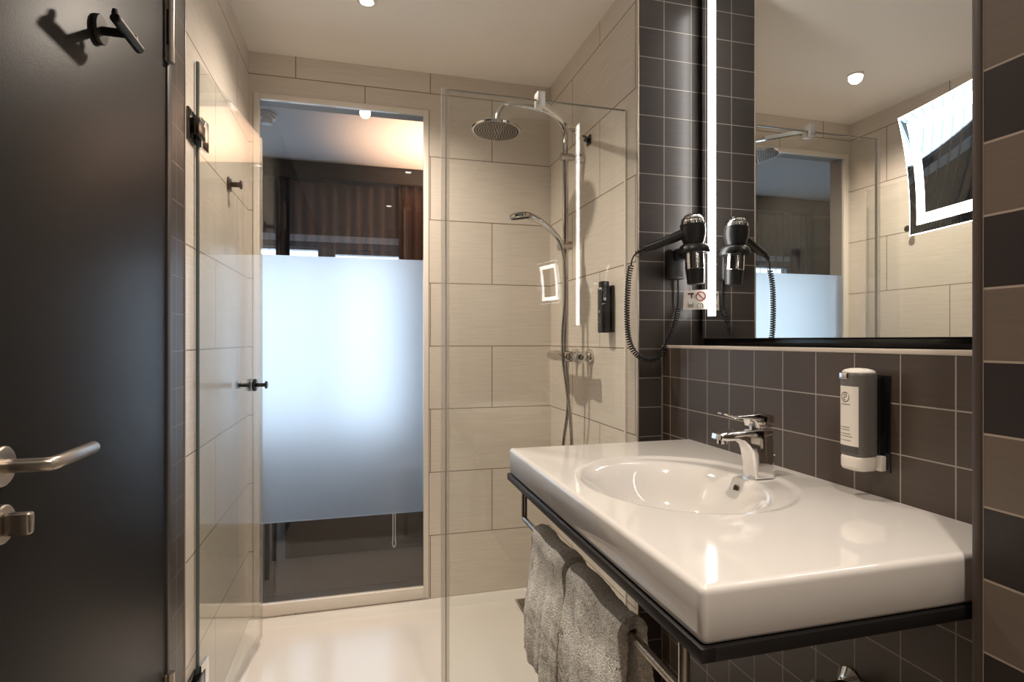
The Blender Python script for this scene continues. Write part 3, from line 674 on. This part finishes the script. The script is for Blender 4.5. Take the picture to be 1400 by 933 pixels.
# rounded outer skirt
loop = [(V[i][0], 0, -1) for i in range(NX-1, -1, -1)] + [(V[0][j], -1, 0) for j in range(1, NY)] + [(V[i][NY-1], 0, 1) for i in range(1, NX)]
def skirt(v, nx, ny, k, corner):
    return None
prev = None
prof = [(0, 0)]+[(rE*math.sin(a), -rE*(1-math.cos(a))) for a in (PI/8, PI/4, 3*PI/8, PI/2)]+[(rE+0.0005, -0.03), (rE-0.001, -TH+0.006), (rE-0.003, -TH+0.002), (rE-0.007, -TH), (rE-0.022, -TH), (rE-0.026, -TH+0.006), (rE-0.028, -0.02)]
cols = []
for idx, (v, nx, ny) in enumerate(loop):
    dirs = [(nx, ny)]
    if v is V[0][0] : dirs = [(0, -1), (-0.383, -0.924), (-0.7071, -0.7071), (-0.924, -0.383), (-1, 0)]
    elif v is V[0][NY-1]: dirs = [(-1, 0), (-0.924, 0.383), (-0.7071, 0.7071), (-0.383, 0.924), (0, 1)]
    for dx, dy in dirs:
        c_ = [v]+[bm.verts.new((v.co.x+dx*o_, v.co.y+dy*o_, SZ+z_)) for o_, z_ in prof[1:]]
        cols.append(c_)
for A, B in zip(cols, cols[1:]):
    for k in range(len(prof)-1):
        q = [A[k], A[k+1], B[k+1], B[k]]
        u = []
        for w_ in q:
            if w_ not in u: u.append(w_)
        if len(u) > 2: bm.faces.new(u)
b._take(bm); b.build('basin_body', M['ceramic'], wb, angle=75)
b = MB(); ov = Vector((0.8385, 1.120, 0.9060))
b.lathe(ov, (-1, 0, 0.12), [(-0.003, 0.0108), (0.003, 0.0108), (0.004, 0.0098), (0.0035, 0.0088), (-0.002, 0.0086)], 28)
ovo = b.build('overflow_ring', simple('overflow_ring', (0.55, 0.43, 0.30), 0.2, 0.8), wb)
b = MB(); b.lathe(ov, (-1, 0, 0.12), [(-0.001, 0.0087), (0.0030, 0.0087)], 24); b.build('overflow_hole', M['rubber'], ovo)
b = MB(); b.lathe((0.665, 1.130, topz(0.665, 1.13)+0.0005), (0, 0, 1), [(0, 0.030), (0.004, 0.031), (0.006, 0.028), (0.009, 0.012), (0.0095, 0.001)]); b.build('drain_plug', M['chrome'], wb)

# tap
TYc = 1.120
tp = thing('tap', (0.895, TYc, SZ-0.006), 'chrome single-lever tap on the washbasin', 'tap')
prof2 = [(0.870, 0.9295), (0.9205, 0.9295), (0.9200, 1.0435), (0.890, 1.0445), (0.815, 1.0410), (0.784, 1.0350), (0.782, 1.0235), (0.800, 1.0205), (0.825, 1.0205), (0.842, 1.0165), (0.855, 1.0070), (0.863, 0.9920), (0.868, 0.9660), (0.870, 0.945)]
b = MB(); b.prism(prof2, lambda u, v, d: Vector((u, TYc+d*(1 if u > 0.86 else 0.88)*(1+0.10*ss(0.965, 0.9295, v)), v)), -0.0235, 0.0235, 0.005, 4)
b.build('tap_body', M['chrome'], tp)
b = MB(); b.cyl((0.7985, TYc, 1.013), (0.7985, TYc, 1.023), 0.0115); b.build('aerator', M['chrome'], tp)
b = MB(); b.cyl((0.893, TYc, 1.0435), (0.893, TYc, 1.058), 0.0185)
b.build('cartridge', M['chrome'], tp)
pl2 = [(0.9205, 1.0485), (0.9210, 1.0740), (0.912, 1.0790), (0.880, 1.0800), (0.845, 1.0775), (0.818, 1.0775), (0.800, 1.0820), (0.799, 1.0795), (0.818, 1.0710), (0.845, 1.0700), (0.862, 1.0680), (0.872, 1.0620), (0.876, 1.0485)]
b = MB(); b.prism(pl2, lambda u, v, d: Vector((u, TYc+d*(1 if u > 0.865 else 0.84), v)), -0.0235, 0.0235, 0.0022, 3)
b.build('lever', M['chrome'], tp)
b = MB(); b.lathe((0.9305, TYc-0.012, 0.985), (-1, 0, 0), [(0, 0.004), (0.003, 0.005), (0.012, 0.003)], 16); b.build('pop_up_knob', M['chrome'], tp)

# ------------------------------------------------------------------ basin frame with towel rail
FX = 0.4125
fr = thing('basin_frame', (0.7, 1.1, 0.84), 'black metal frame with a front towel rail under the white washbasin', 'frame')
zt, zb = SZ-TH-0.0005, SZ-TH-0.019
b = MB()
b.box((FX, 0.620, zb), (FX+0.020, 1.595, zt), 0.001); b.box((FX+0.020, 0.620, zb), (XS-0.0005, 0.640, zt), 0.001); b.box((FX+0.020, 1.575, zb), (XS-0.0005, 1.595, zt), 0.001)
b.box((XS-0.030, 0.6405, zb), (XS-0.0005, 1.5745, zt), 0.001)
b.build('support', M['black_metal'], fr)
RXr, RZ = 0.450, 0.740
b = MB(); rr = 0.0082
b.tube([(RXr, 1.5427, zb+0.002), (RXr, 1.5427, RZ+0.012), (RXr, 1.5415, RZ+0.004), (RXr, 1.5385, RZ+0.0008), (RXr, 1.534, RZ), (RXr, 0.729, RZ), (RXr, 0.7235, RZ+0.001), (RXr, 0.7205, RZ+0.004), (RXr, 0.720, RZ+0.012), (RXr, 0.720, zb+0.002)], rr, 18)
lab(b.build('towel_rail', M['rail_steel'], fr), 'steel towel rail below the frame')

# towels
tx = bpy.data.textures.new('terry_loops', 'CLOUDS'); tx.noise_scale = 0.0042; tx.noise_depth = 1
tx2 = bpy.data.textures.new('soft_sag', 'CLOUDS'); tx2.noise_scale = 0.09; tx2.noise_depth = 1
def towel(y0, y1, zf, zk, ph, label, lean):
    r = 0.0190; nf = 110; ny = int((y1-y0)/0.0028); seed = ph
    Lf, Lb = RZ-zf, RZ-zk; La = PI*r; T = Lf+La+Lb
    def fn(i, j):
        s_ = T*i/(nf-1); v = j/(ny-1); y = y0+(y1-y0)*v
        if s_ < Lf: x = RXr-r; z = zf+s_; k = 1-s_/Lf; side = -1
        elif s_ < Lf+La:
            a = PI-(s_-Lf)/r; x = RXr+r*math.cos(a); z = RZ+r*math.sin(a); k = 0; side = 0
        else: x = RXr+r; z = RZ-(s_-Lf-La); k = (s_-Lf-La)/Lb; side = 1
        fold = math.sin(2*PI*(v*2.2)+seed)*0.0036+math.sin(2*PI*v*4.7+seed*2.1)*0.0020
        kk = ss(0.0, 0.55, k)
        if side <= 0: x += fold*(0.25+kk)-0.014*kk*lean+0.004*math.sin(k*5+seed)
        else: x += fold*0.4*kk+0.020*kk
        y += (v-0.5)*0.010*kk + 0.004*math.sin(k*6+seed)*k
        z += 0.0035*math.sin(2*PI*v*1.3+seed)*(1-k)
        return Vector((x, y, z))
    q = MB(); q.grid(nf, ny, fn)
    o = q.build('towel', M['towel'], root=(RXr, (y0+y1)/2, RZ), angle=180)
    m1 = o.modifiers.new('thick', 'SOLIDIFY'); m1.thickness = 0.022; m1.offset = 0
    m0 = o.modifiers.new('round', 'BEVEL'); m0.width = 0.006; m0.segments = 3; m0.limit_method = 'ANGLE'; m0.angle_limit = math.radians(60)
    m2 = o.modifiers.new('sag', 'DISPLACE'); m2.texture = tx2; m2.strength = 0.010; m2.texture_coords = 'GLOBAL'
    m3 = o.modifiers.new('loops', 'DISPLACE'); m3.texture = tx; m3.strength = 0.0045; m3.texture_coords = 'GLOBAL'
    return tag(o, label, 'towel', 'towels on the basin rail')
towel(1.160, 1.388, 0.455, 0.46, 0.6, 'beige-grey terry towel on the rail, the one farther back', 1.0)
towel(0.882, 1.138, 0.390, 0.45, 2.3, 'beige-grey terry towel on the rail, the nearer and wider one', 0.8)

# angle valve below the basin
av = thing('angle_valve', (XS, 0.985, 0.52), 'chrome angle valve on the dark tiles under the basin', 'valve')
b = MB(); b.lathe((XS-0.0004, 0.968, 0.518), (-1, 0, 0), [(0, 0.034), (0.004, 0.034), (0.016, 0.020), (0.020, 0.014)]); b.build('escutcheon', M['chrome'], av)
b = MB(); b.cyl((XS-0.018, 0.968, 0.518), (XS-0.070, 0.968, 0.518), 0.0115); b.cyl((XS-0.050, 0.968, 0.518), (XS-0.050, 0.968, 0.570-0.10), 0.008); b.build('valve_body', M['gun_metal'], av)
b = MB(); b.lathe((XS-0.070, 0.968, 0.518), (-1, 0, 0), [(0, 0.014), (0.003, 0.020), (0.018, 0.021), (0.024, 0.017), (0.025, 0.002)]); b.build('handwheel', M['chrome'], av)

# ------------------------------------------------------------------ wall mirror with light strip
MY0, MY1, MZ0, MZ1 = 0.722, 1.7255, 1.2553, 2.485
wm = thing('wall_mirror', (XM, 1.16, MZ0), 'large wall mirror with lit vertical strips above the basin ledge', 'mirror')
MB().box((XM+0.0052, MY0+0.002, MZ0+0.001), (XN-0.0005, MY1-0.010, MZ1-0.01), 0.001).build('back_box', M['black_metal'], wm)
MB().box((XM+0.0005, MY0, MZ0), (XM+0.005, MY1, MZ1), 0.0004).build('glass_edge', M['mirror_edge'], wm)
mf = bmesh.new()
def mface(y0, y1, z0, z1): mf.faces.new([mf.verts.new((XM, y, z)) for y, z in ((y0, z0), (y1, z0), (y1, z1), (y0, z1))])
LZ0, LZ1 = 1.3315, 2.435
STRIPS = [(0.756, 0.799), (1.6480, 1.6915)]
# silvered face around the two diffuser strips
ed = [MY0+0.001]+[y for p in STRIPS for y in p]+[MY1-0.001]
for k in (0, 2, 4): mface(ed[k], ed[k+1], MZ0+0.001, MZ1-0.001)
for (ya, yb_) in STRIPS: mface(ya, yb_, MZ0+0.001, LZ0); mface(ya, yb_, LZ1, MZ1-0.001)
q = MB(); q._take(mf); q.build('silvered_face', M['mirror'], wm, smooth=False)
for (ya, yb_) in STRIPS:
    lab(MB().box((XM-0.0006, ya, LZ0), (XM+0.0004, yb_, LZ1)).build('light_strip', M['led'], wm, smooth=False), 'glowing white light strip')
MB().box((XM+0.010, YP+0.004, 1.2333), (XN-0.0005, YR-0.02, 1.2545), 0.001).build('lower_rail', M['black_gloss'], wm)

# ------------------------------------------------------------------ lit cosmetic mirror on the pier return
cm_c = Vector((0.990, 0.752, 1.563)); cn = Vector((-0.970, 0.215, -0.100)).normalized()
cr = Vector((cn.y, -cn.x, 0)).normalized()           # along the plate, horizontally
if cr.y < 0: cr = -cr
cu = cr.cross(cn); cu = cu if cu.z > 0 else -cu; hw, hh_ = 0.0965, 0.112; RR = 0.80
def cpt(u, v, d=0.0):
    return cm_c+cr*u+cu*v+cn*((u*u*0.6+v*v)/(2*RR)-0.006+d)
cmr = thing('cosmetic_mirror', (1.0, YP, 1.55), 'square bowed make-up mirror with a glowing frame beside the wall mirror', 'mirror')
def cring(q, u0, v0, u1, v1, d=0.0, n=24):
    """band between two concentric rectangles"""
    q.grid(n, 2, lambda i, j: cpt(-u1+2*u1*i/(n-1) if j else -u0+2*u0*i/(n-1), v1 if j else v0, d))
    q.grid(n, 2, lambda i, j: cpt(-u1+2*u1*i/(n-1) if j else -u0+2*u0*i/(n-1), -v1 if j else -v0, d))
    q.grid(n, 2, lambda i, j: cpt(u1 if j else u0, -v1+2*v1*i/(n-1) if j else -v0+2*v0*i/(n-1), d))
    q.grid(n, 2, lambda i, j: cpt(-u1 if j else -u0, -v1+2*v1*i/(n-1) if j else -v0+2*v0*i/(n-1), d))
q = MB(); n = 24
q.grid(n, n, lambda i, j: cpt(-0.062+0.124*i/(n-1), -0.077+0.154*j/(n-1)))
q.build('magnifying_face', M['mirror'], cmr, angle=180)
q = MB(); cring(q, 0.062, 0.077, 0.081, 0.096); lab(q.build('light_frame', M['led_frame'], cmr, angle=180), 'glowing white light frame')
q = MB(); cring(q, 0.081, 0.096, hw, hh_); q.build('border', M['mirror'], cmr, angle=180)
q = MB(); cring(q, hw, hh_, hw+0.0015, hh_+0.0015, -0.0005); lab(q.build('rim_light', M['led_frame'], cmr, angle=180), 'thin lit edge')
q = MB(); q.grid(n, n, lambda i, j: cpt(-hw+2*hw*i/(n-1), -hh_+2*hh_*j/(n-1), -0.005)); cring(q, hw-0.0001, hh_-0.0001, hw, hh_, -0.004)
q.build('back_shell', M['chrome'], cmr, angle=180)
q = MB(); q.cyl(cm_c-cn*0.009, cm_c-cn*0.030, 0.018); q.tube(smooth_path([cm_c-cn*0.028, cm_c-cn*0.045+Vector((0, -0.02, 0)), Vector((1.02, 0.66, 1.553)), Vector((1.0, YP+0.008, 1.553))], 8), 0.007, 14)
q.build('arm', M['chrome'], cmr)
q = MB(); q.lathe((1.0, YP+0.0005, 1.553), (0, 1, 0), [(0, 0.03), (0.008, 0.03), (0.010, 0.027)]); q.build('wall_plate', M['chrome'], cmr)

# ------------------------------------------------------------------ hair dryer, holder, card
DX, DYy = 1.071, 1.6526
hdh = thing('hair_dryer_holder', (1.06, YR, 1.5), 'black hair dryer holder on the dark tiles, its ring carrying the dryer', 'holder')
b = MB(); b.box((1.012, YR-0.040, 1.458), (1.078, YR-0.0006, 1.562), 0.012, 4); b.build('wall_base', M['black_plastic'], hdh)
b = MB(); b.box((1.030, DYy+0.036, 1.520), (1.066, YR-0.036, 1.560), 0.006, 3); b.build('bracket', M['black_plastic'], hdh)
b = MB(); prof = [(0.034, 1.539), (0.050, 1.539), (0.051, 1.545), (0.047, 1.560), (0.040, 1.567), (0.0345, 1.566)]
b.grid(40, 7, lambda i, j: Vector((DX+prof[j % 6][0]*math.cos(2*PI*i/40), DYy+prof[j % 6][0]*math.sin(2*PI*i/40), prof[j % 6][1])), closeu=True)
b.build('ring', M['black_plastic'], hdh)
b = MB(); b.tube([(1.062, YR-0.012, 1.460), (1.063, YR-0.012, 1.425)], 0.0035, 10); b.build('fixed_cord', M['rubber'], hdh)
hdr = thing('hair_dryer', (DX, DYy, 1.435), 'black and chrome hair dryer hanging nozzle down beside the mirror', 'hair dryer')
tax = Vector((-0.06, 0.0, 1)).normalized(); bz = Vector((DX+0.006, DYy, 1.4365))
b = MB(); b.lathe(bz, tax, [(0.131, 0.0300), (0.134, 0.0325), (0.142, 0.0350), (0.162, 0.0400), (0.178, 0.0415), (0.192, 0.0405), (0.193, 0.0412), (0.198, 0.0410), (0.199, 0.039)], 40)
bd_ = b.build('body', M['black_plastic'], hdr)
b = MB(); b.lathe(bz, tax, [(0.1985, 0.0385), (0.206, 0.0375), (0.216, 0.034), (0.225, 0.0275), (0.231, 0.018), (0.2345, 0.001)], 40); gr_ = b.build('intake_cap', M['chrome'], hdr)
b = MB(); r_, u_, n_ = frame_of(tax, (0, 1, 0))
def dome(a, t): # point on the intake dome
    pr_ = [(0.199, 0.0388), (0.206, 0.0380), (0.216, 0.0346), (0.225, 0.0282), (0.231, 0.0186), (0.2350, 0.003)]
    k = min(4.999, t*5); i = int(k); f = k-i; h = pr_[i][0]*(1-f)+pr_[i+1][0]*f; rr_ = pr_[i][1]*(1-f)+pr_[i+1][1]*f
    return bz+tax*h+(r_*math.cos(a)+u_*math.sin(a))*rr_
for k in range(8):
    b.tube([dome(2*PI*k/8, t/8) for t in range(9)], 0.0013, 6)
for t in (0.38, 0.7):
    b.tube([dome(2*PI*k/28, t) for k in range(28)], 0.0013, 6, closed=True)
b.build('intake_grille', M['gun_metal'], gr_)
b = MB(); b.lathe(bz, tax, [(0.050, 0.0300), (0.051, 0.0310), (0.108, 0.0310), (0.130, 0.0305), (0.131, 0.029)], 40); lab(b.build('barrel', M['chrome'], hdr), 'ribbed chrome barrel')
b = MB(); b.lathe(bz, tax, [(0.0, 0.0245), (0.001, 0.0275), (0.049, 0.0305), (0.050, 0.0295)], 40); b.lathe(bz, tax, [(0.0005, 0.022), (-0.001, 0.022)], 30); b.build('nozzle', M['black_plastic'], hdr)
hp = smooth_path([(DX-0.020, DYy+0.004, 1.612), (1.030, 1.664, 1.601), (0.985, 1.678, 1.582), (0.945, 1.692, 1.566), (0.916, 1.702, 1.556)], 6)
nn = len(hp); b = MB(); b.tube(hp, [0.0185-0.0065*(k/(nn-1)) for k in range(nn)], 20); b.build('handle', M['black_plastic'], hdr)
b = MB(); b.tube(smooth_path([(0.916, 1.702, 1.556), (0.900, 1.708, 1.548), (0.885, 1.714, 1.536), (0.877, 1.718, 1.518), (0.875, 1.720, 1.500)], 8), [0.0060-0.0035*min(1, k/14) for k in range(33)], 12)
for k in range(5):
    c = Vector((0.914-0.006*k, 1.7027+0.0022*k, 1.5550-0.003*k)); b.lathe(c, (-1, 0.35, -0.5), [(-0.001, 0.0085-0.0006*k), (0.0012, 0.0085-0.0006*k)], 16)
b.tube(smooth_path([(0.908, 1.704, 1.546), (0.900, 1.703, 1.533), (0.890, 1.706, 1.528), (0.886, 1.710, 1.537)], 6), 0.0012, 8)
b.build('strain_relief', M['rubber'], hdr)
cpath = smooth_path([(0.875, 1.720, 1.502), (0.866, 1.720, 1.46), (0.8615, 1.720, 1.40), (0.8605, 1.721, 1.33), (0.866, 1.722, 1.26), (0.886, 1.722, 1.211), (0.925, 1.722, 1.186), (0.975, 1.722, 1.191), (1.017, 1.723, 1.243), (1.047, 1.726, 1.312), (1.062, YR-0.014, 1.36)], 60)
# resample and wind the coil
acc = [0.0]
for a, c in zip(cpath, cpath[1:]): acc.append(acc[-1]+(c-a).length)
TOT = acc[-1]; turns = int(TOT/0.0084); per = 16; helix = []; ip = 0; nrm = Vector((0, 1, 0))
for k in range(turns*per+1):
    s_ = TOT*k/(turns*per)
    while ip < len(acc)-2 and acc[ip+1] < s_: ip += 1
    f = (s_-acc[ip])/max(1e-9, acc[ip+1]-acc[ip]); p = cpath[ip].lerp(cpath[ip+1], f); t = (cpath[ip+1]-cpath[ip]).normalized()
    nrm = (Vector((0, 1, 0))-t*t.y).normalized(); bi = t.cross(nrm); a = 2*PI*k/per
    helix.append(p+(nrm*math.cos(a)+bi*math.sin(a))*0.0078)
b = MB(); b.tube(helix, 0.0022, 7); b.tube([helix[-1], (1.063, YR-0.012, 1.38), (1.063, YR-0.012, 1.424)], 0.003, 8)
lab(b.build('coiled_cord', M['rubber'], hdr), 'black coiled cord looping down and up')
# instruction card
cd_ = thing('instruction_card', (1.11, 1.732, 1.354), 'white folded card with a red prohibition sign, hanging under the hair dryer', 'card')
CA, CB = Vector((1.078, 1.7317, 0)), Vector((1.1455, 1.6850, 0)); ch = CB-CA; CLn = ch.length; ch.normalize(); cnn = Vector((ch.y, -ch.x, 0))   # card leans from the wall to the mirror
def cpl(u, v, d): return CA+ch*u+Vector((0, 0, v))+cnn*d
b = MB(); b.prism([(0.004, 1.4215), (CLn, 1.4225), (CLn, 1.3555), (0, 1.3545)], cpl, -0.0006, 0.0006)
b.build('card', M['label_paper'], cd_, smooth=False)
b = MB(); c = (0.060, 1.400); rr_ = 0.0150; e_ = 0.0010
b.tube([cpl(c[0]+rr_*math.cos(2*PI*k/32), c[1]+rr_*math.sin(2*PI*k/32), e_) for k in range(32)], 0.0015, 6, closed=True)
b.tube([cpl(c[0]-rr_*0.7, c[1]+rr_*0.7, e_), cpl(c[0]+rr_*0.7, c[1]-rr_*0.7, e_)], 0.0014, 6)
b.build('prohibition_sign', M['red_ink'], cd_)
b = MB()
b.prism([(0.016, 1.4065), (0.036, 1.4065), (0.036, 1.4125), (0.016, 1.4125)], cpl, 0.0005, 0.0012); b.prism([(0.026, 1.408), (0.032, 1.408), (0.0305, 1.394), (0.0275, 1.394)], cpl, 0.0005, 0.0013)
b.build('dryer_pictogram', M['brown_ink'], cd_, smooth=False)
b = MB()
for (u0, u1, v0, v1) in ((0.017, 0.0195, 1.363, 1.380), (0.0325, 0.035, 1.363, 1.380), (0.017, 0.035, 1.3628, 1.3655), (0.0205, 0.0315, 1.3675, 1.3735)):
    b.prism([(u0, v0), (u1, v0), (u1, v1), (u0, v1)], cpl, 0.0005, 0.0012)
b.build('bin_pictogram', M['ink_soft'], cd_, smooth=False)
b = MB()
b.tube([cpl(0.058+0.0095*math.cos(PI*k/14), 1.3670+0.0095*math.sin(PI*k/14), e_) for k in range(15)]+[cpl(0.0485, 1.3605, e_), cpl(0.0675, 1.3605, e_)], 0.0009, 6, closed=True)
b.prism([(0.0570, 1.3635), (0.0590, 1.3635), (0.0590, 1.3735), (0.0570, 1.3735)], cpl, 0.0005, 0.0012)
b.build('arch_pictogram', M['ink_soft'], cd_, smooth=False)

# ------------------------------------------------------------------ ceiling downlights; the entrance one is added for fill
names = ['round recessed ceiling downlight above the shower', 'round recessed ceiling downlight above the washbasin', 'added unseen fill downlight on the ceiling near the entrance end of the room']
for ((lx, ly), pw, an), nm in zip(LAMPS, names):
    dl = thing('downlight', (lx, ly, ZC), nm, 'ceiling light', 'ceiling downlights')
    b = MB(); pr_ = [(0.037, ZC-0.0004), (0.037, ZC-0.004), (0.033, ZC-0.006), (0.025, ZC-0.005), (0.023, ZC-0.0006)]
    b.grid(36, 6, lambda i, j: Vector((lx+pr_[j % 5][0]*math.cos(2*PI*i/36), ly+pr_[j % 5][0]*math.sin(2*PI*i/36), pr_[j % 5][1])), closeu=True)
    b.build('ring', M['white_frame'], dl)
    b = MB(); b.lathe((lx, ly, ZC-0.0008), (0, 0, -1), [(0, 0.0226), (0.003, 0.0226)]); lab(b.build('lens', M['lamp_lens'], dl), 'glowing lens')
